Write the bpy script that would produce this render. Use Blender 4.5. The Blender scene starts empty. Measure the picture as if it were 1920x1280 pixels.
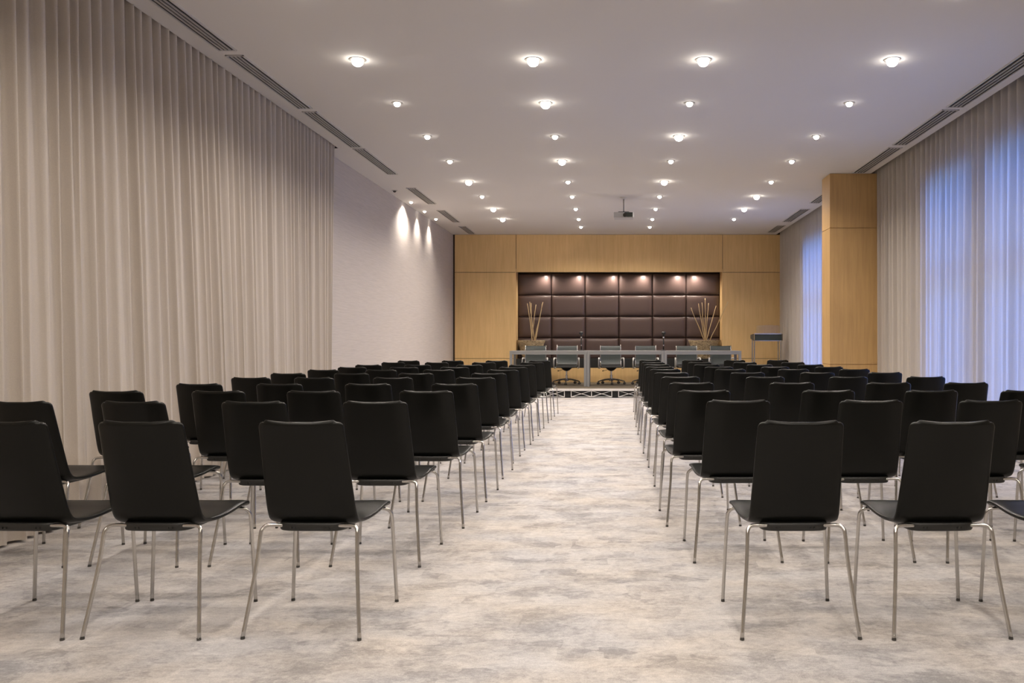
import bpy, math, random
from mathutils import Vector
C = bpy.context.scene
COL = C.collection
R = math.radians
random.seed(7)

# ------------------------------------------------------------------ camera, world, exposure
FPX = 1574.0; VPX, VPY = 1150.0, 637.0; EYE = 1.155
cam = bpy.data.objects.new('camera', bpy.data.cameras.new('camera'))
COL.objects.link(cam); C.camera = cam
cam.location = (0, 0, EYE); cam.rotation_euler = (R(90), 0, 0)
cam.data.sensor_width = 36; cam.data.lens = 36*FPX/1920
cam.data.shift_x = -(VPX-960)/1920; cam.data.shift_y = -(640-VPY)/1920
cam.data.clip_start = .05

SPOT_W = 60.0
w = bpy.data.worlds.new('dusk_sky'); C.world = w; w.use_nodes = True
nt = w.node_tree; nt.nodes.clear()
out = nt.nodes.new('ShaderNodeOutputWorld'); bg = nt.nodes.new('ShaderNodeBackground')
tc = nt.nodes.new('ShaderNodeTexCoord'); sp = nt.nodes.new('ShaderNodeSeparateXYZ'); cr = nt.nodes.new('ShaderNodeValToRGB')
nt.links.new(tc.outputs['Generated'], sp.inputs[0]); nt.links.new(sp.outputs['Z'], cr.inputs[0])
cr.color_ramp.elements[0].position = 0.0; cr.color_ramp.elements[0].color = (.13, .33, .95, 1)
cr.color_ramp.elements[1].position = .45; cr.color_ramp.elements[1].color = (.03, .17, .95, 1)
nt.links.new(cr.outputs[0], bg.inputs[0]); bg.inputs[1].default_value = 6.5
nt.links.new(bg.outputs[0], out.inputs[0])
vs = C.view_settings
vs.view_transform = 'Standard'; vs.look = 'None'; vs.exposure = 0.30; vs.gamma = 1.0; vs.use_curve_mapping = False

# ------------------------------------------------------------------ materials
def mat(name, color=(.5,.5,.5), rough=.5, metal=0.0, spec=.5):
    m = bpy.data.materials.new(name); m.use_nodes = True
    p = m.node_tree.nodes['Principled BSDF']
    p.inputs['Base Color'].default_value = (*color, 1); p.inputs['Roughness'].default_value = rough
    p.inputs['Metallic'].default_value = metal; p.inputs['Specular IOR Level'].default_value = spec
    return m
def N(m, t, **k):
    n = m.node_tree.nodes.new(t)
    for a, b in k.items(): setattr(n, a, b)
    return n
def L(m, a, b): m.node_tree.links.new(a, b)
def P(m): return m.node_tree.nodes['Principled BSDF']
def ramp(m, c0, c1, p0=0., p1=1.):
    r = N(m, 'ShaderNodeValToRGB'); e = r.color_ramp.elements
    e[0].position = p0; e[0].color = (*c0, 1); e[1].position = p1; e[1].color = (*c1, 1); return r
def mapping(m, scale):
    t = N(m, 'ShaderNodeTexCoord'); g = N(m, 'ShaderNodeMapping'); g.inputs['Scale'].default_value = scale
    L(m, t.outputs['Object'], g.inputs[0]); return g
def noise(m, vec, scale, detail=4, rough=.6, dist=0.):
    n = N(m, 'ShaderNodeTexNoise'); n.inputs['Scale'].default_value = scale; n.inputs['Detail'].default_value = detail
    n.inputs['Roughness'].default_value = rough; n.inputs['Distortion'].default_value = dist
    L(m, vec.outputs[0], n.inputs['Vector']); return n
def bump(m, h, strength=.2, dist=.01):
    b = N(m, 'ShaderNodeBump'); b.inputs['Strength'].default_value = strength; b.inputs['Distance'].default_value = dist
    L(m, h, b.inputs['Height']); L(m, b.outputs[0], P(m).inputs['Normal'])
def mixc(m, fac, a, b, mode='MIX'):
    x = N(m, 'ShaderNodeMix', data_type='RGBA', blend_type=mode)
    if isinstance(fac, float): x.inputs[0].default_value = fac
    else: L(m, fac, x.inputs[0])
    for s, v in ((6, a), (7, b)):
        if isinstance(v, tuple): x.inputs[s].default_value = (*v, 1)
        else: L(m, v, x.inputs[s])
    return x.outputs[2]

def wood_material(name, scale, dark, light):
    m = mat(name, rough=.42, spec=.35)
    g = mapping(m, scale); n = noise(m, g, 1.0, 6, .65, .3)
    r = ramp(m, dark, light, .3, .7); L(m, n.outputs[0], r.inputs[0])
    g2 = mapping(m, (.6, .6, .6)); n2 = noise(m, g2, 1.0, 2)
    r2 = ramp(m, (.88,.87,.85), (1.08,1.06,1.04), .3, .7); L(m, n2.outputs[0], r2.inputs[0])
    L(m, mixc(m, 1.0, r.outputs[0], r2.outputs[0], 'MULTIPLY'), P(m).inputs['Base Color'])
    return m
M = {}
M['wood'] = wood_material('oak_veneer', (28, 28, 1.6), (.70,.47,.205), (.81,.56,.265))
M['groove'] = mat('dark_joint', (.05,.03,.015), .8)
M['column_wood'] = wood_material('column_veneer', (34, 34, 1.6), (.52,.33,.14), (.63,.41,.18))
M['ceiling'] = mat('ceiling_paint', (.72,.685,.65), .85, spec=.2)
M['plain_wall'] = mat('wall_paint', (.55,.52,.48), .85, spec=.2)

m = M['wallpaper'] = mat('woven_wallpaper', (.46,.42,.39), .8, spec=.2)
g = mapping(m, (4, 3, 160)); n = noise(m, g, 1.0, 5, .6)
r = ramp(m, (.46,.415,.38), (.56,.505,.465), .3, .7); L(m, n.outputs[0], r.inputs[0]); L(m, r.outputs[0], P(m).inputs['Base Color'])
bump(m, n.outputs[0], .25, .004)

def carpet_material():
    m = mat('mottled_carpet', rough=.95, spec=.1)
    g = mapping(m, (1, 1, 1))
    # brushed blocks: two block grids warped by noise, each block with its own tone
    wn = noise(m, g, 2.3, 3, .6); 
    add = N(m, 'ShaderNodeVectorMath', operation='MULTIPLY_ADD')
    L(m, wn.outputs[1], add.inputs[0]); add.inputs[1].default_value = (.10,.07,0); L(m, g.outputs[0], add.inputs[2])
    def blocks(sc, seed):
        mp = N(m, 'ShaderNodeMapping'); mp.inputs['Scale'].default_value = sc; mp.inputs['Location'].default_value = (seed, seed*1.7, 0)
        L(m, add.outputs[0], mp.inputs[0])
        v = N(m, 'ShaderNodeTexVoronoi', distance='CHEBYCHEV'); v.inputs['Scale'].default_value = 1
        L(m, mp.outputs[0], v.inputs['Vector'])
        s = N(m, 'ShaderNodeSeparateColor'); L(m, v.outputs['Color'], s.inputs[0]); return s
    b1 = blocks((3.2, 5.6, 1), 3.1); b2 = blocks((6.5, 9.0, 1), 9.4)
    gx = mapping(m, (5, 8, 1)); n1 = noise(m, gx, 1.1, 10, .78, .25)
    gs = mapping(m, (3, 60, 1)); n3 = noise(m, gs, 1.0, 4, .6)
    gl = mapping(m, (.7, .7, 1)); n2 = noise(m, gl, 1.0, 3, .5)
    # tone = sum
    def mad(a, k, c):
        q = N(m, 'ShaderNodeMath', operation='MULTIPLY_ADD'); L(m, a, q.inputs[0]); q.inputs[1].default_value = k
        if isinstance(c, float): q.inputs[2].default_value = c
        else: L(m, c, q.inputs[2])
        return q.outputs[0]
    gm = mapping(m, (30, 38, 1)); nm = noise(m, gm, 1.0, 6, .75)
    ge = mapping(m, (3.1, 3.9, 1)); ne = noise(m, ge, 1.0, 9, .78, .4)
    def worn(b, lo, hi):           # a block shows only where the pile is worn
        e = N(m, 'ShaderNodeMapRange'); e.inputs[1].default_value = lo; e.inputs[2].default_value = hi; L(m, ne.outputs[0], e.inputs[0])
        q = N(m, 'ShaderNodeMath', operation='MULTIPLY'); L(m, b, q.inputs[0]); L(m, e.outputs[0], q.inputs[1]); return q.outputs[0]
    t = mad(worn(b1.outputs[0], .38, .58), -.20, 0.0); t = mad(worn(b2.outputs[0], .36, .56), -.20, t); t = mad(n1.outputs[0], .52, t)
    t = mad(nm.outputs[0], .72, t); t = mad(n3.outputs[0], .12, t); t = mad(n2.outputs[0], .24, t)
    r = ramp(m, (.27,.257,.252), (.545,.515,.49), .44, .93); L(m, t, r.inputs[0])
    mid = r.color_ramp.elements.new(.72); mid.color = (.44,.415,.40,1)
    tint = ramp(m, (.955,.985,1.03), (1.02,.995,.955), .35, .65)
    gt = mapping(m, (1.7, 2.6, 1)); n4 = noise(m, gt, 1.0, 3, .55); L(m, n4.outputs[0], tint.inputs[0])
    c = mixc(m, 1.0, r.outputs[0], tint.outputs[0], 'MULTIPLY')
    gf = mapping(m, (220, 120, 1)); nf = noise(m, gf, 1.0, 2, .5)
    rf = ramp(m, (.90,.90,.90), (1.08,1.08,1.08), .3, .7); L(m, nf.outputs[0], rf.inputs[0])
    L(m, mixc(m, 1.0, c, rf.outputs[0], 'MULTIPLY'), P(m).inputs['Base Color'])
    bump(m, nf.outputs[0], .4, .004)
    return m
M['carpet'] = carpet_material()

def curtain_material(name, color, transp, transl):
    m = bpy.data.materials.new(name); m.use_nodes = True
    nt = m.node_tree; nt.nodes.clear()
    o = N(m, 'ShaderNodeOutputMaterial'); d = N(m, 'ShaderNodeBsdfDiffuse'); t = N(m, 'ShaderNodeBsdfTranslucent'); x = N(m, 'ShaderNodeBsdfTransparent')
    g = mapping(m, (300, 300, 160)); n = noise(m, g, 1.0, 2, .5)
    r = ramp(m, tuple(c*.95 for c in color), tuple(c*1.04 for c in color), .3, .7); L(m, n.outputs[0], r.inputs[0])
    L(m, r.outputs[0], d.inputs[0]); L(m, r.outputs[0], t.inputs[0])
    a = N(m, 'ShaderNodeMixShader'); b = N(m, 'ShaderNodeMixShader')
    a.inputs[0].default_value = transl; L(m, d.outputs[0], a.inputs[1]); L(m, t.outputs[0], a.inputs[2])
    b.inputs[0].default_value = transp; L(m, a.outputs[0], b.inputs[1]); L(m, x.outputs[0], b.inputs[2])
    L(m, b.outputs[0], o.inputs[0]); return m
M['curtain'] = curtain_material('beige_curtain_cloth', (.60,.535,.465), 0.0, .12)
M['sheer'] = curtain_material('sheer_curtain_cloth', (.68,.625,.565), .22, .36)

m = M['leather'] = mat('black_leather', (.0040,.0042,.0032), .34, spec=.22)
g = mapping(m, (1,1,1)); n = noise(m, g, 260, 3); bump(m, n.outputs[0], .12, .002)
M['plate'] = mat('black_plastic', (.012,.012,.011), .45)
M['chrome'] = mat('brushed_chrome', (.52,.505,.48), .2, 1.0)
M['rubber'] = mat('dark_rubber', (.05,.047,.042), .5)
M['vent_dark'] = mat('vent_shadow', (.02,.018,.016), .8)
M['vent_slat'] = mat('vent_slat_paint', (.46,.43,.40), .6)
M['vent_frame'] = mat('vent_frame_paint', (.58,.55,.52), .6)
M['lamp_ring'] = mat('lamp_ring_metal', (.45,.43,.40), .35, .6)
M['unlit'] = mat('unlit_glass', (.05,.045,.04), .3)
def emit(name, color, s):
    m = bpy.data.materials.new(name); m.use_nodes = True; nt = m.node_tree; nt.nodes.clear()
    o = N(m, 'ShaderNodeOutputMaterial'); e = N(m, 'ShaderNodeEmission'); e.inputs[0].default_value = (*color, 1); e.inputs[1].default_value = s
    L(m, e.outputs[0], o.inputs[0]); return m
M['lamp_bright'] = emit('lamp_lens_bright', (1,.94,.85), 26)
M['lamp'] = emit('lamp_lens', (1,.94,.85), 16)
M['silver'] = mat('silver_laminate', (.25,.25,.245), .35, .35)
M['white_metal'] = mat('light_aluminium', (.72,.70,.67), .4, .3)
M['black'] = mat('matt_black', (.010,.010,.009), .7)
M['deck'] = mat('stage_deck', (.10,.08,.052), .7)
m = M['padded'] = mat('brown_upholstery', (.085,.054,.046), .38, spec=.45)
g = mapping(m, (3, 3, 90)); n = noise(m, g, 1.0, 3); bump(m, n.outputs[0], .15, .003)
m = M['mesh'] = mat('grey_mesh_fabric', (.034,.044,.041), .3, spec=.5)
g = mapping(m, (1,1,260)); wv = N(m, 'ShaderNodeTexWave', bands_direction='Z'); wv.inputs['Scale'].default_value = 1; L(m, g.outputs[0], wv.inputs[0]); bump(m, wv.outputs[1], .2, .002)
M['stick'] = mat('dry_branch', (.52,.38,.20), .7)
m = M['wicker'] = mat('bark_weave', (.3,.2,.1), .7)
g = mapping(m, (14,14,34)); n = noise(m, g, 1.0, 6, .75, 1.5); r = ramp(m, (.07,.04,.015), (.62,.47,.27), .36, .62); L(m, n.outputs[0], r.inputs[0]); L(m, r.outputs[0], P(m).inputs['Base Color']); bump(m, n.outputs[0], .8, .02)
M['stone'] = mat('pale_pebble', (.50,.36,.24), .7)
M['proj_body'] = mat('projector_shell', (.50,.49,.49), .4)
M['proj_dark'] = mat('projector_grille', (.03,.04,.035), .4)
def glass(name, tint, refl):
    m = bpy.data.materials.new(name); m.use_nodes = True; nt = m.node_tree; nt.nodes.clear()
    o = N(m, 'ShaderNodeOutputMaterial'); t = N(m, 'ShaderNodeBsdfTransparent'); gl = N(m, 'ShaderNodeBsdfGlossy'); f = N(m, 'ShaderNodeFresnel'); x = N(m, 'ShaderNodeMixShader')
    t.inputs[0].default_value = (*tint, 1); gl.inputs['Roughness'].default_value = refl
    L(m, f.outputs[0], x.inputs[0]); L(m, t.outputs[0], x.inputs[1]); L(m, gl.outputs[0], x.inputs[2]); L(m, x.outputs[0], o.inputs[0]); return m
M['glass'] = glass('window_glass', (.93,.95,.97), .02)
M['acrylic'] = glass('clear_acrylic', (.93,.94,.93), .05)
M['frame'] = mat('window_frame_metal', (.12,.12,.12), .4, .5)

# ------------------------------------------------------------------ mesh helpers
class MB:
    def __init__(s): s.v = []; s.f = []
    def box(s, x0, x1, y0, y1, z0, z1):
        b = len(s.v)
        s.v += [(x0,y0,z0),(x1,y0,z0),(x1,y1,z0),(x0,y1,z0),(x0,y0,z1),(x1,y0,z1),(x1,y1,z1),(x0,y1,z1)]
        s.f += [tuple(b+i for i in q) for q in ((0,3,2,1),(4,5,6,7),(0,1,5,4),(1,2,6,5),(2,3,7,6),(3,0,4,7))]
        return s
    def rings(s, rings, cap=True):
        b = len(s.v); n = len(rings[0])
        for r in rings: s.v += [tuple(p) for p in r]
        for i in range(len(rings)-1):
            for j in range(n):
                k = (j+1) % n
                s.f.append((b+i*n+j, b+i*n+k, b+(i+1)*n+k, b+(i+1)*n+j))
        if cap:
            s.f.append(tuple(b+j for j in reversed(range(n)))); e = b+(len(rings)-1)*n
            s.f.append(tuple(e+j for j in range(n)))
        return s
    def tube(s, pts, rad, n=10, cap=True):
        pts = [Vector(p) for p in pts]; rs = []
        rad = rad if isinstance(rad, (list, tuple)) else [rad]*len(pts)
        t0 = (pts[1]-pts[0]).normalized()
        nrm = t0.orthogonal().normalized()
        for i, p in enumerate(pts):
            a = pts[max(i-1,0)]; c = pts[min(i+1,len(pts)-1)]; t = (c-a).normalized()
            nrm = (nrm - t*nrm.dot(t)).normalized(); bn = t.cross(nrm)
            rs.append([p + (nrm*math.cos(q)+bn*math.sin(q))*rad[i] for q in [2*math.pi*k/n for k in range(n)]])
        return s.rings(rs, cap)
    def lathe(s, prof, cx=0, cy=0, n=24, cap=True):
        return s.rings([[(cx+r*math.cos(2*math.pi*k/n), cy+r*math.sin(2*math.pi*k/n), z) for k in range(n)] for r, z in prof], cap)
    def build(s, name, material, parent=None, smooth=False, bevel=0, loc=None):
        me = bpy.data.meshes.new(name); me.from_pydata(s.v, [], s.f); me.update()
        import bmesh as bm_
        b = bm_.new(); b.from_mesh(me); bm_.ops.recalc_face_normals(b, faces=b.faces); b.to_mesh(me); b.free()
        if isinstance(material, str): material = M[material]
        me.materials.append(material)
        if smooth:
            for p in me.polygons: p.use_smooth = True
            if smooth == 'auto':
                me.set_sharp_from_angle(angle=R(40))
        o = bpy.data.objects.new(name, me); COL.objects.link(o)
        if parent: o.parent = parent
        if loc: o.location = loc
        if bevel:
            q = o.modifiers.new('bevel', 'BEVEL'); q.width = bevel; q.segments = 2; q.limit_method = 'ANGLE'
        return o
def smooth_path(pts, n=6):
    """Catmull-Rom through the points."""
    pts = [Vector(p) for p in pts]; o = []
    for i in range(len(pts)-1):
        p0 = pts[max(i-1,0)]; p1 = pts[i]; p2 = pts[i+1]; p3 = pts[min(i+2,len(pts)-1)]
        for k in range(n):
            t = k/n
            o.append(.5*((2*p1)+(p2-p0)*t+(2*p0-5*p1+4*p2-p3)*t*t+(3*p1-p0-3*p2+p3)*t**3))
    o.append(pts[-1]); return o
def empty(name, loc, rz=0):
    o = bpy.data.objects.new(name, None); COL.objects.link(o); o.location = loc; o.rotation_euler = (0,0,rz); o.empty_display_size = .1; return o
def tag(o, label, cat, group=None, kind=None):
    o['label'] = label
    if cat: o['category'] = cat
    if group: o['group'] = group
    if kind: o['kind'] = kind
    return o
def struct(o, label=None):
    o['kind'] = 'structure'
    if label: o['label'] = label
    return o
def copy_tree(o, parent=None):
    c = o.copy(); COL.objects.link(c)
    if parent: c.parent = parent
    for ch in list(o.children): copy_tree(ch, c)
    return c
ORD = ['nearest','second','third','fourth','fifth','sixth','seventh','eighth','ninth','tenth','eleventh','twelfth','thirteenth','fourteenth']

# ------------------------------------------------------------------ room shell
CZ = 3.565          # ceiling height
YF, YB = -2.5, 19.2 # wall behind the camera, wooden wall
struct(MB().box(-4.0, 4.2, YF-.2, 20.0, -.1, 0).build('floor', 'carpet'), 'mottled grey and beige fitted carpet')
mb = MB()
mb.box(-3.44, 3.71, YF, 10.55, CZ, CZ+.10); mb.box(-3.44, 3.71, 10.55, 20.0, CZ, CZ+.10); mb.box(-3.85, -3.44, 10.55, 20.0, CZ, CZ+.10)
mb.box(-3.46, -3.44, YF, 10.55, CZ, CZ+.34); mb.box(3.71, 3.73, YF, 20.0, CZ, CZ+.34)       # sides of the curtain pockets
mb.box(-3.9, -3.44, 10.55, 10.57, CZ, CZ+.34)
mb.box(-4.05, 4.2, YF-.2, 20.0, CZ+.34, CZ+.44)
struct(mb.build('ceiling', 'ceiling'), 'smooth off-white ceiling with slots for the curtains')
mb = MB(); mb.box(-3.87, -3.67, 10.57, 20.0, 0, CZ); 
struct(mb.build('wall_left', 'wallpaper'), 'grey beige wall with fine horizontal weave')
mb = MB(); mb.box(-4.05, -3.87, YF-.2, 20.0, 0, CZ+.34)
struct(mb.build('wall_left', 'plain_wall'), 'plain wall behind the long left curtain')
struct(MB().box(-3.87, 4.0, YF-.2, YF, 0, CZ+.34).build('wall_front', 'plain_wall'))
# right wall with window openings
WZ0, WZ1 = .25, 3.1
wins = [(6.3, 8.72), (8.95, 10.35), (14.3, 16.95)]
mb = MB(); prev = YF
for a, b in wins:
    mb.box(4.0, 4.2, prev, a, 0, CZ+.34); mb.box(4.0, 4.2, a, b, 0, WZ0); mb.box(4.0, 4.2, a, b, WZ1, CZ+.34); prev = b
mb.box(4.0, 4.2, prev, 20.0, 0, CZ+.34)
struct(mb.build('wall_right', 'plain_wall'), 'plain wall with tall windows behind the sheer curtains')
for i, (a, b) in enumerate(wins):
    mb = MB(); t = .05
    for p, q in ((a, a+t), (b-t, b)): mb.box(4.06, 4.13, p, q, WZ0, WZ1)
    for p, q in ((WZ0, WZ0+t), (WZ1-t, WZ1)): mb.box(4.06, 4.13, a+t, b-t, p, q)
    mb.box(4.07, 4.12, a+t, b-t, 1.83, 1.91)
    fr = struct(mb.build('window_%d' % (i+1), 'frame'))
    g = MB().box(4.09, 4.10, a+t, b-t, WZ0+t, WZ1-t).build('glass_pane', 'glass', fr)

# wooden wall with its niche
NX0, NX1, NZ0, NZ1, NY = -2.225, 2.485, .52, 2.70, 19.62
mb = MB(); G = .005
def panel(x0, x1, z0, z1): mb.box(x0+G, x1-G, YB, YB+.03, z0+G, z1-G)
panel(-3.63, NX0, NZ1, CZ); panel(NX0, NX1+.015, NZ1, CZ); panel(NX1+.015, 4.0, NZ1, CZ)
panel(-3.63, NX0, .73, NZ1); panel(NX1, 4.0, .73, NZ1)
panel(-3.63, NX0, 0, .73); panel(NX1, 4.0, 0, .73); panel(NX0, NX1, 0, NZ0)
mb.box(NX0-.02, NX0, YB+.03, NY, NZ0, NZ1+.06); mb.box(NX1, NX1+.02, YB+.03, NY, NZ0, NZ1+.06); mb.box(NX0-.02, NX1+.02, YB+.03, NY, NZ1+.06, NZ1+.08)
wb = struct(mb.build('wall_back', 'wood'), 'light oak veneer wall panels around a niche')
mb = MB(); mb.box(-3.67, NX0-.02, YB+.03, YB+.06, 0, CZ); mb.box(NX1+.02, 4.0, YB+.03, YB+.06, 0, CZ); mb.box(NX0-.02, NX1+.02, YB+.03, YB+.06, NZ1+.08, CZ); mb.box(NX0, NX1, YB+.03, YB+.06, 0, NZ0)
mb.box(-3.67, 4.0, NY+.08, 19.9, 0, CZ)
mb.box(-3.67, 4.2, 19.9, 20.0, 0, CZ+.44); mb.box(3.73, 4.0, YB+.06, YB+.08, CZ, CZ+.34)
struct(mb.build('wall_back_backing', 'groove', wb))

# upholstered panels in the niche
up = tag(empty('upholstered_wall_panel', (0, NY, NZ0)), 'dark brown quilted leather panelling filling the niche behind the conference tables', 'wall panel')
pw = (NX1-NX0)/6; ph = .4985; proto = None
def cushion(w_, h_):
    c = MB(); n = 16; g = []
    for j in range(n+1):
        for i in range(n+1):
            u = -1+2*i/n; v = -1+2*j/n
            u2 = math.copysign(1-(1-abs(u))**1.6, u); v2 = math.copysign(1-(1-abs(v))**1.6, v)
            d = .065*(max(0, 1-abs(u2)**7)**.45)*(max(0, 1-abs(v2)**6)**.45)
            c.v.append((u2*w_/2, -d, v2*h_/2))
    for j in range(n):
        for i in range(n):
            a = j*(n+1)+i; c.f.append((a, a+1, a+n+2, a+n+1))
    c.rings([[(-w_/2, 0, -h_/2), (w_/2, 0, -h_/2), (w_/2, 0, h_/2), (-w_/2, 0, h_/2)], [(-w_/2, .03, -h_/2), (w_/2, .03, -h_/2), (w_/2, .03, h_/2), (-w_/2, .03, h_/2)]])
    return c
for r_ in range(4):
    for c_ in range(6):
        if proto is None: o = proto = cushion(pw-.008, ph-.008).build('cushion', 'padded', up, smooth='auto')
        else: o = proto.copy(); COL.objects.link(o); o.parent = up
        o.location = (NX0+pw*(c_+.5), 0, 2.70-NZ0-ph*(r_+.5))
MB().box(NX0, NX1, .03, .07, 0, NZ1-NZ0).build('backing_board', 'black', up)
sh = tag(MB().box(NX0+.01, NX1-.01, 19.205, NY-.01, NZ0+.001, .725).build('shelf', 'black'), 'long black shelf at the foot of the brown padded niche', 'shelf')

# column
mb = MB(); cx0, cx1, cy0, cy1 = 3.137, 3.93, 12.16, 12.62
for z0, z1 in ((0, .80), (.80, 2.775), (2.775, CZ)): mb.box(cx0, cx1, cy0, cy1, z0+.004, z1-.004)
mb.box(cx0+.012, cx1, cy0+.012, cy1-.012, 0, CZ)
tag(mb.build('wooden_column', 'column_wood'), 'square oak-clad column between the two right-hand sheer curtains', 'column')

# ------------------------------------------------------------------ curtains
def curtain(name, x0, ya, yb, ztop, pitch, amp, side, material, label, flare=0.0):
    rng = random.Random(hash(name+label) % 1000 if False else len(label)*7+3)
    ys = []; s = 0; ph = [0.]; 
    n = int((yb-ya)/.0105)
    # pleat phase with irregular pitch
    phase = 0; data = []; pit = pitch; a_ = 1.0; sh = 0.0
    for i in range(n+1):
        y = ya+(yb-ya)*i/n
        data.append((y, phase, a_, sh))
        phase += 2*math.pi*(yb-ya)/n/pit
        if int(phase/(2*math.pi)) != int((phase-2*math.pi*(yb-ya)/n/pit)/(2*math.pi)):
            pit = pitch*rng.uniform(.8, 1.22); 
        a_ += (rng.uniform(.55, 1.3)-a_)*.05; sh += (rng.uniform(-1, 1)-sh)*.03
    m = MB(); nz = 16
    for k in range(nz+1):
        h = k/nz; z = .015+(ztop-.015)*h
        for (y, p, a_, sh) in data:
            k1 = .75+.25*h
            ridge = 1.75*abs(math.sin(p/2))**.75-1.1          # rounded fold, tight crease
            loose = math.sin(p+.5*math.sin(.31*p+4*sh))*.8+.45*math.sin(.5*p+2.5*sh)+.35*math.sin(2*p+1.1)*a_
            g_ = (1-h)**.8
            d = amp*k1*((1-.62*g_)*ridge*(.85+.2*a_)+.62*g_*loose*(.6+.5*a_)+.5*sh*g_)
            dy = .016*math.cos(p)*(1.2-h*.5) + (.03*math.sin(y*2.1+3*sh)+.045*math.sin(y*.9+1.7))*(1-h)
            m.v.append((x0+side*(d+flare*(1-h)*min(1, max(0, (yb-y)/3))), y+dy, z))
    w_ = len(data)
    for k in range(nz):
        for i in range(w_-1):
            a = k*w_+i; m.f.append((a, a+1, a+w_+1, a+w_))
    o = m.build(name, material, smooth=True)
    return tag(o, label, 'curtain')
curtain('curtain', -3.495, -2.4, 10.5, 3.86, .120, .055, 1, 'curtain', 'long beige pleated curtain covering the left wall beside the chairs', .11)
curtain('curtain', 3.82, -2.4, 12.45, 3.86, .165, .050, -1, 'sheer', 'tall sheer curtain glowing blue on the right, nearer than the wooden column', .03)
curtain('curtain', 3.82, 12.7, 19.1, 3.86, .165, .050, -1, 'sheer', 'sheer curtain on the right between the wooden column and the back wall', .0)

# ------------------------------------------------------------------ ceiling lamps
def downlight(x, y, bright, label, lit=True, power=1.0, z=CZ, rad=.036, group='recessed ceiling downlights', ang=150, light_x=0):
    e = tag(empty('ceiling_downlight', (x, y, z)), label, 'ceiling light', group)
    rr = rad*(1.35 if bright else .9)
    MB().lathe([(rr+.022, 0), (rr+.022, -.005), (rr+.004, -.008), (rr+.002, 0)], n=20, cap=False).build('trim_ring', 'lamp_ring', e, smooth='auto')
    prof = [(rr*.9, 0)]+[(rr*math.cos(t), -rr*.35-rr*.9*math.sin(t)) for t in [R(a) for a in (0, 20, 40, 60, 80)]]
    MB().lathe(prof, n=16).build('lens', ('lamp_bright' if bright else 'lamp') if lit else 'unlit', e, smooth=True)
    if lit:
        ld = bpy.data.lights.new('lamp_light', 'SPOT'); ld.energy = SPOT_W*power; ld.color = (1, .90, .80)
        ld.spot_size = R(ang); ld.spot_blend = .85; ld.shadow_soft_size = .035
        lo = bpy.data.objects.new('lamp_light', ld); COL.objects.link(lo); lo.parent = e; lo.location = (light_x, 0, -.052 if 'wash' in group else -.085)
    return e
colname = ['leftmost line', 'left-of-middle line', 'right-of-middle line', 'rightmost line']
colx = [-2.2, -.69, .775, 2.40]
rowsy = [7.22, 8.54, 9.93, 11.3, 12.77, 14.07, 15.4, 16.7, 17.85]
px_fix = {}
bright = {(0,0),(1,0),(2,0),(3,0),(0,4),(1,3),(2,4),(3,5),(3,6),(0,6),(0,7),(2,2),(1,1)}
for c_ in range(4):
    for r_, y in enumerate(rowsy):
        if r_ == 8 and c_ in (0, 3): continue
        downlight(colx[c_], y, (c_, r_) in bright, 'round recessed downlight in the %s of ceiling lamps, %s from camera' % (colname[c_], ORD[r_]), power=1.15 if (c_, r_) in bright else .95)
    for k in range(6):
        y = 7.22-1.38*(k+1)
        downlight(colx[c_], y, False, 'recessed downlight overhead, %s, place %s behind the last visible lamp' % (colname[c_], ['one','two','three','four','five','six'][k]), power=.8)
for i, (y, nm) in enumerate(((13.55, 'unlit'), (14.65, 'nearest lit'), (15.7, 'middle lit'), (16.7, 'farthest lit'))):
    downlight(-3.53, y, False, '%s wall-washing downlight at the ceiling edge above the left wallpapered wall' % nm, lit=i > 0, power=[0, 1.9, .9, .75][i], rad=.03, group='wall washers above the left wall', ang=140 if i == 1 else 100, light_x=-.02)
for i in range(6):
    downlight(((1024,1087,1152,1207,1272,1303)[i]-VPX)*19.45/FPX, NY-.20, False, 'small hidden downlight in the niche ceiling over padded column %s from left' % ['one','two','three','four','five','six'][i], power=.42, z=NZ1+.06, rad=.018, group='small lights inside the niche', ang=165)

# ------------------------------------------------------------------ ceiling vents
def vent(x0, x1, ya, yb, label):
    e = tag(empty('ceiling_vent', ((x0+x1)/2, ya, CZ)), label, 'air vent', 'linear ceiling vents')
    W = (x1-x0)/2; Ln = yb-ya; f = .012; m = MB()
    m.box(-W, -W+f, 0, Ln, -.012, 0); m.box(W-f, W, 0, Ln, -.012, 0); m.box(-W, W, 0, f, -.0115, 0); m.box(-W, W, Ln-f, Ln, -.0115, 0)
    m.build('frame', 'vent_frame', e)
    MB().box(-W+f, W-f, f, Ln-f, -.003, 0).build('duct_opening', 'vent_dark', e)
    n = 4
    for k in range(1, n):
        xc = -W+f+(2*W-2*f)*k/n
        MB().box(xc-.0065, xc+.0065, f, Ln-f, -.013, -.004).build('slat', 'vent_slat', e)
lv = [(2.0, 3.6), (3.7, 5.28), (5.36, 6.98), (7.1, 8.73), (8.85, 10.48), (10.57, 12.2), (13.3, 14.85), (15.6, 17.16), (17.8, 19.06)]
rv = [(3.66, 5.25), (5.35, 6.94), (7.04, 8.68), (8.78, 10.36), (10.5, 12.1), (13.2, 14.76), (15.45, 17.1), (17.65, 18.8)]
for i, (a, b) in enumerate(lv): vent(-3.285, -3.13, a, b, 'long slotted air vent in the left side of the ceiling, %s from the camera' % ORD[i])
for i, (a, b) in enumerate(rv): vent(3.44, 3.62, a, b, 'long slotted air vent in the right side of the ceiling, %s from the camera' % ORD[i])

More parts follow.
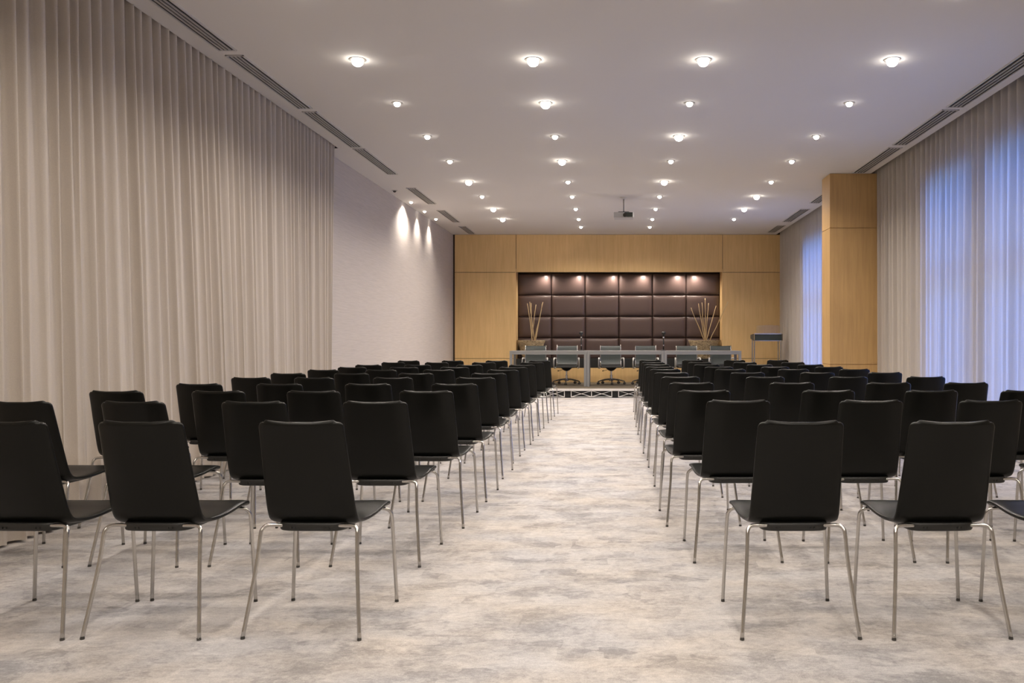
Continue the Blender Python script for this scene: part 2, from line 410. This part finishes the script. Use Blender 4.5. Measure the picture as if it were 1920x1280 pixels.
# ------------------------------------------------------------------ audience chairs
def make_chair():
    root = empty('stacking_chair', (0, 0, 0))
    prof = smooth_path([(0, -.002, .842), (0, .022, .765), (0, .052, .66), (0, .082, .56), (0, .104, .49), (0, .128, .447), (0, .165, .428), (0, .24, .421), (0, .33, .427), (0, .41, .438), (0, .465, .441), (0, .497, .430)], 5)
    half = {0: .166, .35: .176, .53: .181, .62: .181, .75: .194, 1: .206}
    ks = sorted(half)
    def hw(t):
        for a, b in zip(ks, ks[1:]):
            if t <= b: return half[a]+(half[b]-half[a])*(t-a)/(b-a)
        return half[1]
    s = [0.]
    for a, b in zip(prof, prof[1:]): s.append(s[-1]+(b-a).length)
    tot = s[-1]; nseg = 30
    def ring(p, tng, hw_, th, bulge, dip, wf):
        nrm = Vector((0, -tng.z, tng.y)); nrm.normalize()     # perpendicular, towards the rear / underneath
        if nrm.y > 0 and abs(nrm.y) > abs(nrm.z): nrm = -nrm
        if nrm.z > 0 and abs(nrm.z) >= abs(nrm.y): nrm = -nrm
        out_ = []
        for k in range(nseg):
            a = 2*math.pi*k/nseg; c, d = math.cos(a), math.sin(a)
            u = math.copysign(abs(c)**.42, c); q = math.copysign(abs(d)**.62, d)
            f_ = 1-(hw_*u/wf)**2; off = bulge*f_+th*q
            out_.append(p+Vector((hw_*u, 0, 0))+nrm*off-Vector((0, 0, dip*f_)))
        return out_
    RC = .026
    def build(i0, i1, name, endcap):
        rs = []
        idx = list(range(i0, i1+1))
        for i in idx:
            t = s[i]/tot; wfull = hw(t); tng = (prof[min(i+1, len(prof)-1)]-prof[max(i-1, 0)]).normalized()
            w0 = hw(t); d = s[i] if endcap == 0 else tot-s[i]
            if d < RC: w0 -= RC*(1-math.sqrt(max(0, 1-((RC-d)/RC)**2)))*.9
            back = max(0, 1-t/.6); bul = .026*min(1, back*1.6) + .006*(1-back)
            rs.append((prof[i], tng, w0, .0135, bul, .006*max(0, 1-t*6), wfull))
        def extra(base, sign):
            p, tng, w0, th, bul, dip, wf = base
            o_ = []
            for dd, k in ((.006, .85), (.010, .5), (.0115, .15)):
                o_.append((p+tng*sign*dd, tng, w0-(.010-k*.010)-.004, th*k, bul, dip, wf))
            return o_
        if endcap == 0: rs = list(reversed(extra(rs[0], -1)))+rs
        else: rs = rs+extra(rs[-1], 1)
        # thicken sampling near the rounded corners
        return MB().rings([ring(*q) for q in rs]).build(name, 'leather', root, smooth='auto')
    # refine the path ends for round corners
    def refine(P_, end):
        out2 = []
        P_ = P_ if end == 0 else list(reversed(P_))
        acc = 0
        for a, b in zip(P_, P_[1:]):
            if acc < RC:
                for k in range(5): out2.append(a.lerp(b, k/5))
            else: out2.append(a)
            acc += (b-a).length
        out2.append(P_[-1])
        return out2 if end == 0 else list(reversed(out2))
    prof = refine(prof, 0); prof = refine(prof, 1)
    s = [0.]
    for a, b in zip(prof, prof[1:]): s.append(s[-1]+(b-a).length)
    tot = s[-1]
    split = min(range(len(prof)), key=lambda i: (prof[i]-Vector((0, .150, .434))).length)
    build(0, split, 'backrest', 0); build(split, len(prof)-1, 'seat', 1)
    # support pan under the seat
    pl = MB(); rs = []
    for (z, k) in ((.397, .94), (.399, .98), (.404, 1.0), (.425, 1.0), (.429, .98)):
        r_ = []
        for a in range(32):
            q = 2*math.pi*a/32; c, d = math.cos(q), math.sin(q)
            r_.append((.137*k*math.copysign(abs(c)**.35, c), .24+.155*k*math.copysign(abs(d)**.3, d), z))
        rs.append(r_)
    pl.rings(rs)
    for x in (-.075, -.06, .06, .075): pl.tube([(x, .09, .411), (x, .081, .411)], .0045, 8)
    pl.build('support_pan', 'plate', root, smooth='auto')
    for sx in (-1, 1):
        for y0, path in ((0, [(.228, 0, .006), (.2135, .030, .14), (.199, .061, .285), (.193, .078, .388), (.187, .089, .410), (.171, .096, .419), (.13, .101, .419), (.03, .102, .413)]),
                         (.475, [(.232, .478, .006), (.226, .474, .14), (.219, .470, .29), (.214, .466, .378), (.206, .461, .403), (.184, .452, .417), (.14, .448, .417), (.03, .448, .415)])):
            pts = smooth_path([(sx*x, y, z) for x, y, z in path], 4)
            lg = MB().tube(pts, .0078, 10).build('leg', 'chrome', root, smooth=True)
            fx, fy = sx*path[0][0], path[0][1]
            MB().tube([(fx, fy, 0), (fx-sx*.0006, fy, .008)], .0086, 10).build('foot_cap', 'rubber', lg, smooth='auto')
    return root

CH = {  # each row: boxes (left, right) of the chair tops and their height in the photograph; aisle seat first
 'L': [((483,645),(184,343),(-72,88), 785), ((640,766),(411,540),(186,313),(-25,100), 748.5), ((748,850),(535,640),(356,462),(162,273), 729.5),
       ((809,895),(647,733),(480,567),(330,416), 716.5), ((856,927),(699,774),(550,627),(433,507), 705.2), ((885,948),(748,812),(627,691),(506,574), 697.6),
       ((915,971),(795,850),(687,742),(577,635), 691.2), ((937,988),(827,878),(733,782),(633,687), 686.5), ((955,1002),(857,903),(760,806),(667,714), 682.3),
       ((977,1018),(886,928),(797,840),(716,758), 677.8), ((992,1031),(911,951),(828,869),(746,786), 674.6)],
 'R': [((1427,1577),(1710,1862),(1981,2133), 782), ((1323,1446),(1570,1697),(1794,1922),(2012,2136), 746.5), ((1268,1371),(1501,1606),(1694,1800),(1873,1979), 728.5),
       ((1253,1340),(1441,1529),(1622,1711),(1766,1858), 714.5), ((1239,1313),(1398,1472),(1553,1629),(1698,1775), 703.8), ((1226,1291),(1369,1435),(1500,1566),(1626,1693), 696),
       ((1217,1278),(1342,1397),(1460,1516),(1574,1631), 690), ((1212,1263),(1323,1373),(1429,1478),(1528,1581), 685.7), ((1208,1255),(1303,1348),(1402,1447),(1497,1543), 681.6),
       ((1204,1246),(1291,1333),(1376,1418),(1466,1508), 677.6), ((1200,1238),(1280,1318),(1358,1397),(1439,1478), 673.6)]}
rowfrom = ['row nearest camera', 'second row from camera', 'third row from camera', 'fourth row from camera', 'fifth row from camera', 'middle row of eleven', 'fifth row from stage', 'fourth row from stage', 'third row from stage', 'second row from stage', 'row nearest stage']
seatname = ['aisle seat', 'second from aisle', 'third from aisle', 'seat nearest curtain']
base = make_chair(); first = True
rng = random.Random(3)
for side in 'LR':
    for r_, row in enumerate(CH[side]):
        yt = row[-1]; Z = 476.0/(yt-VPY)
        if r_ == 0: Z = 3.235
        for c_, (a, b) in enumerate(row[:-1]):
            X = ((a+b)/2-VPX)*Z/FPX
            o = base if first else copy_tree(base); first = False
            yaw = (1.4 if side == 'R' else -1.4) + rng.uniform(-1.2, 1.2)
            o.location = (X, Z+.0, 0); o.rotation_euler = (0, 0, R(yaw))
            wing = 'left' if side == 'L' else 'right'
            tag(o, 'black leather chair %s of aisle, %s, %s' % (wing, rowfrom[r_], seatname[c_]), 'chair', 'audience chairs on the %s of the aisle' % wing)

# ------------------------------------------------------------------ stage
SZ = .185; SY = 16.7
st = tag(empty('stage_platform', (0, SY, 0)), 'low stage with a silver truss front across the end of the aisle', 'stage')
MB().box(-2.75, 3.72, .02, YB-SY-.01, SZ-.03, SZ).build('deck', 'deck', st)
MB().box(-2.75, 3.72, .05, .07, 0, SZ-.03).build('skirt', 'black', st)
MB().box(-2.75, 3.72, 0, .02, SZ-.045, SZ).build('edge_rail', 'white_metal', st)
x = -2.75+.02
k = 0
while x < 3.6:
    m = MB(); x1 = min(x+.81, 3.7); zt = SZ-.045; zb = .012; y0 = .03
    m.box(x, x1, y0-.008, y0+.008, zb, zb+.012)
    n = 2; bw = (x1-x)/n
    for i in range(n+1): m.box(x+i*bw-.007, x+i*bw+.007, y0-.009, y0+.009, zb, zt)
    for i in range(n):
        a, b = x+i*bw+.01, x+(i+1)*bw-.01
        m.tube([(a, y0-.004, zb+.012), (b, y0-.004, zt-.002)], .006, 6); m.tube([(b, y0+.004, zb+.012), (a, y0+.004, zt-.002)], .006, 6)
    m.build('truss_frame', 'white_metal', st); x = x1+.135; k += 1

# conference tables
TY = 17.45; TT = SZ+.742
tx = [-2.16, -.553, 1.055, 2.665]
tlab = ['silver-grey conference table on the stage, leftmost of three in a line', 'silver-grey conference table on the stage, middle one of three in a line', 'silver-grey conference table on the stage, rightmost of three in a line']
for i in range(3):
    e = tag(empty('conference_table', ((tx[i]+tx[i+1])/2, TY, SZ)), tlab[i], 'table', 'conference tables on the stage')
    hw_ = (tx[i+1]-tx[i])/2-.003; D = .70; h = TT-SZ
    MB().box(-hw_, hw_, 0, D, h-.03, h).build('tabletop', 'silver', e, bevel=.003)
    m = MB()
    m.box(-hw_+.055, hw_-.055, .002, .03, h-.075, h-.03); m.box(-hw_+.055, hw_-.055, D-.03, D-.002, h-.075, h-.03)
    m.box(-hw_+.002, -hw_+.03, .055, D-.055, h-.075, h-.03); m.box(hw_-.03, hw_-.002, .055, D-.055, h-.075, h-.03); m.build('apron', 'silver', e)
    for xx in (-hw_, hw_-.055):
        for yy in (0, D-.055): MB().box(xx, xx+.055, yy, yy+.055, 0, h-.03).build('leg', 'silver', e, bevel=.002)

# office chairs
def make_office():
    root = empty('office_chair', (0, 0, 0))
    # facing -y (towards the audience)
    bp = smooth_path([(0, -.16, .40), (0, .10, .385), (0, .20, .42), (0, .245, .52), (0, .262, .68), (0, .285, .80), (0, .31, .835)], 5)
    def sling(pts, name, hw_, mat_):
        rs = []
        for i, p in enumerate(pts):
            t = (pts[min(i+1, len(pts)-1)]-pts[max(i-1, 0)]).normalized(); n = Vector((0, -t.z, t.y))
            rs.append([p+Vector((x, 0, 0))+n*q for x, q in ((-hw_, -.008), (-hw_*.5, -.014), (hw_*.5, -.014), (hw_, -.008), (hw_, .008), (hw_*.5, .002), (-hw_*.5, .002), (-hw_, .008))])
        return MB().rings(rs).build(name, mat_, root, smooth='auto')
    cut = 11
    sp_ = [Vector((0, -.22, .375))]+bp[:cut+1]
    sling(sp_, 'seat', .215, 'black'); sling(bp[cut:], 'backrest', .215, 'mesh')
    for sx in (-1, 1):
        MB().tube([Vector((sx*.226, p.y, p.z)) for p in bp[cut-3:]]+[Vector((sx*.226, .318, .85))], .012, 8).build('side_rail', 'chrome', root, smooth=True)
        pts = smooth_path([(sx*.235, .20, .36), (sx*.265, .05, .355), (sx*.275, -.06, .40), (sx*.275, -.07, .50), (sx*.27, -.03, .565), (sx*.265, .10, .57), (sx*.24, .245, .56)], 5)
        MB().tube(pts, .0155, 8).build('armrest', 'white_metal', root, smooth=True)
    m = MB(); m.tube([(-.215, .30, .80), (.215, .30, .80)], .010, 8); m.build('cross_bar', 'chrome', root, smooth=True)
    m = MB(); m.lathe([(.02, .29), (.06, .305), (.12, .355), (.13, .37)], n=20); m.build('tilt_housing', 'black', root, smooth='auto')
    m = MB(); m.tube([(-.05, 0, .33), (-.15, -.01, .30), (-.17, -.01, .297)], .005, 6); m.tube([(-.165, -.01, .298), (-.195, -.01, .292)], .010, 8); m.build('tilt_lever', 'black', root, smooth=True)
    MB().lathe([(.028, .09), (.028, .20), (.019, .205), (.019, .30)], n=16).build('gas_lift', 'chrome', root, smooth='auto')
    m = MB()
    m.lathe([(.045, .075), (.045, .115), (.03, .12)], n=16)
    for k in range(5):
        a = R(-90+72*k); c, s_ = math.cos(a), math.sin(a)
        m.tube([(c*.03, s_*.03, .112), (c*.15, s_*.15, .105), (c*.27, s_*.27, .078), (c*.305, s_*.305, .066)], [.02, .017, .014, .013], 8)
    bs = m.build('star_base', 'chrome', root, smooth='auto')
    for k in range(5):
        a = R(-90+72*k); c, s_ = math.cos(a), math.sin(a); q = MB()
        for d in (-.016, .016):
            px, py = c*.30-s_*d, s_*.30+c*d
            q.tube([(px-s_*.009, py+c*.009, .028), (px+s_*.009, py-c*.009, .028)], .027, 14)
        q.tube([(c*.30, s_*.30, .03), (c*.30, s_*.30, .07)], .010, 8)
        q.build('caster', 'rubber', bs, smooth='auto')
    return root
oc = make_office()
oname = ['leftmost, in front of the left planter bowl', 'second from left, beside the left microphone', 'third from left, at the end of the aisle', 'third from right, left of the right microphone', 'second from right, in front of the right planter bowl', 'rightmost, nearest the lectern']
for i, px in enumerate((1003.5, 1062.5, 1146, 1210.5, 1289, 1352.5)):
    o = oc if i == 0 else copy_tree(oc)
    o.location = ((px-VPX)*18.4/FPX, 18.34, SZ); o.rotation_euler = (0, 0, R([2, 0, 3, -2, 0, -3][i]))
    tag(o, 'chrome and grey mesh office chair, '+oname[i], 'office chair', 'office chairs behind the conference tables')

# microphones
def mic(px, label):
    e = tag(empty('table_microphone', ((px-VPX)*17.8/FPX, 17.8, TT)), label, 'microphone', 'table microphones')
    MB().lathe([(.065, 0), (.065, .008), (.05, .016), (.012, .02)], n=20).build('base', 'black', e, smooth='auto')
    MB().tube([(0, 0, .015), (0, 0, .27)], .013, 8).build('stem', 'black', e, smooth=True)
    m = MB(); m.tube([(0, 0, .10), (0, 0, .125)], .016, 10); m.tube([(0, 0, .27), (0, -.005, .30)], .021, 10); m.build('clamp', 'chrome', e, smooth='auto')
    h = MB().tube([(0, .06, .30), (0, 0, .335), (0, -.07, .365)], [.015, .021, .026], 10).build('microphone_body', 'black', e, smooth='auto')
    m = MB(); m.lathe([(.014, -.036), (.042, -.016), (.048, .004), (.038, .026), (.012, .038)], n=16); m.build('microphone_head', 'plate', h, smooth=True, loc=(0, -.08, .37))
mic(1090, 'black desk microphone on the left side of the line of tables')
mic(1244, 'black desk microphone on the right side of the line of tables')

# planter bowls with branches
def bowl(px, r, label, blabel, sticks, seed):
    Y = 19.34; X = (px-VPX)*Y/FPX; z0 = .725; H = 1.145-z0
    e = tag(empty('planter_bowl', (X, Y, z0)), label, 'bowl', 'planter bowls in the niche')
    m = MB(); nn = 40; rr = random.Random(seed); rs = []
    for (k, z) in ((.55, 0), (.62, .04), (.74, .16), (.86, .28), (.95, .36), (1.0, .41), (1.0, H), (.93, H), (.92, H-.03)):
        rs.append([((r*k+rr.uniform(-.004, .004))*math.cos(2*math.pi*i/nn), (.20*k)*math.sin(2*math.pi*i/nn), z+rr.uniform(-.004, .004) if z else 0) for i in range(nn)])
    m.rings(rs).build('bowl', 'wicker', e, smooth='auto')
    m = MB()
    for i in range(46):
        a = rr.uniform(0, 6.28); q = r*.86*math.sqrt(rr.random()); s_ = rr.uniform(.018, .034)
        m.lathe([(s_*.5, H-.035), (s_, H-.02), (s_*.8, H-.004), (s_*.3, H+.002)], q*math.cos(a), q/r*.20*math.sin(a), 8)
    o = m.build('pebbles', 'stone', e, smooth=True); o['kind'] = 'stuff'
    for j, (bx, tx_, ty) in enumerate(sticks):
        x0 = (bx-px)*Y/FPX; x1 = (tx_-px)*Y/FPX; z1 = EYE+(VPY-ty)*Y/FPX-z0; pts = []; yy = -.34 if tx_ > 1350 else -.10+.03*j
        for k in range(7):
            t = k/6; pts.append((x0+(x1-x0)*t+rr.uniform(-.006, .006), yy*t+rr.uniform(-.005, .005), H-.05+(z1-H+.05)*t))
        b = MB().tube(pts, [.011-.004*k/6 for k in range(7)], 7).build('dry_branch', 'stick', None, smooth=True, loc=(X, Y, z0))
        tag(b, 'thin dry branch standing in the %s planter bowl, %s of its bunch' % (blabel, (['leftmost', 'second from left', 'third from left', 'fourth from left', 'fifth from left', 'sixth from left', 'seventh from left'][j] if j < len(sticks)-1 else 'rightmost')), 'branch', 'branches in the %s bowl' % blabel)
bowl(996, .325, 'woven bark planter bowl at the left end of the black shelf', 'left', [(999, 989.5, 569), (1002, 993.5, 566), (997, 996, 568), (996, 1005, 571), (1001, 1018, 566), (1003, 1016.5, 569)], 4)
bowl(1321, .375, 'woven bark planter bowl at the right end of the black shelf', 'right', [(1322, 1294.5, 577), (1322, 1309, 569), (1322, 1315.5, 567), (1322, 1322.5, 559), (1323, 1328.5, 568), (1323, 1343, 573), (1329, 1361, 567)], 9)

# lectern
LY = 18.35
e = tag(empty('lectern', (3.345, LY, SZ)), 'chrome framed lectern with a dark tray top beside the right curtain', 'lectern')
for sx in (-1, 1):
    for yy in (-.14, .14): MB().tube([(sx*.285, yy, .01), (sx*.285, yy, .96+(.05 if yy > 0 else 0))], .014, 10).build('post', 'chrome', e, smooth='auto')
    MB().box(sx*.285-.03, sx*.285+.03, -.2, .2, 0, .02).build('foot_bar', 'white_metal', e, bevel=.004)
    MB().rings([[(sx*.31-.006, -.2, .955), (sx*.31+.006, -.2, .955), (sx*.31+.006, .2, 1.0), (sx*.31-.006, .2, 1.0)], [(sx*.31-.006, -.2, 1.10), (sx*.31+.006, -.2, 1.10), (sx*.31+.006, .2, 1.08), (sx*.31-.006, .2, 1.08)]]).build('side_plate', 'rubber', e)
m = MB(); m.rings([[(-.29, -.2, .955), (.29, -.2, .955), (.29, -.185, .955), (-.29, -.185, .955)], [(-.29, -.2, 1.09), (.29, -.2, 1.09), (.29, -.185, 1.09), (-.29, -.185, 1.09)]])
m.box(-.29, .29, -.185, .2, .955, .97); m.build('tray', 'proj_dark', e)
m = MB(); m.box(-.30, .30, -.215, -.195, 1.09, 1.112); m.box(-.29, .29, -.212, -.2, .945, .958); m.build('chrome_edge', 'chrome', e)
MB().box(-.255, .255, -.205, -.197, 1.11, 1.285).build('clear_screen', 'acrylic', e)

# projector on its ceiling pole
e = tag(empty('projector', (.175, 14.2, CZ)), 'small pale projector hanging from the ceiling on a thin pole', 'projector')
MB().lathe([(.06, 0), (.06, -.012), (.03, -.025), (.015, -.03)], n=20).build('ceiling_plate', 'white_metal', e, smooth='auto')
MB().tube([(0, 0, -.02), (0, 0, -.245)], .012, 10).build('pole', 'vent_slat', e, smooth=True)
m = MB(); m.tube([(-.09, -.02, -.25), (.09, -.02, -.25)], .008, 6); m.tube([(-.09, .1, -.25), (.09, .1, -.25)], .008, 6); m.tube([(0, -.03, -.248), (0, .11, -.248)], .012, 6); m.build('bracket', 'proj_dark', e, smooth=True)
b = MB().box(-.17, .17, -.1, .15, -.36, -.262).build('body', 'proj_body', e, bevel=.012)
MB().box(.015, .145, -.104, -.09, -.345, -.268).build('grille', 'proj_dark', b)
m = MB(); m.rings([[(.02+r*math.cos(a), y, -.315+r*math.sin(a)) for a in [2*math.pi*k/18 for k in range(18)]] for r, y in ((.034, -.09), (.034, -.125), (.026, -.125), (.024, -.112))]); m.build('lens', 'rubber', b, smooth='auto')
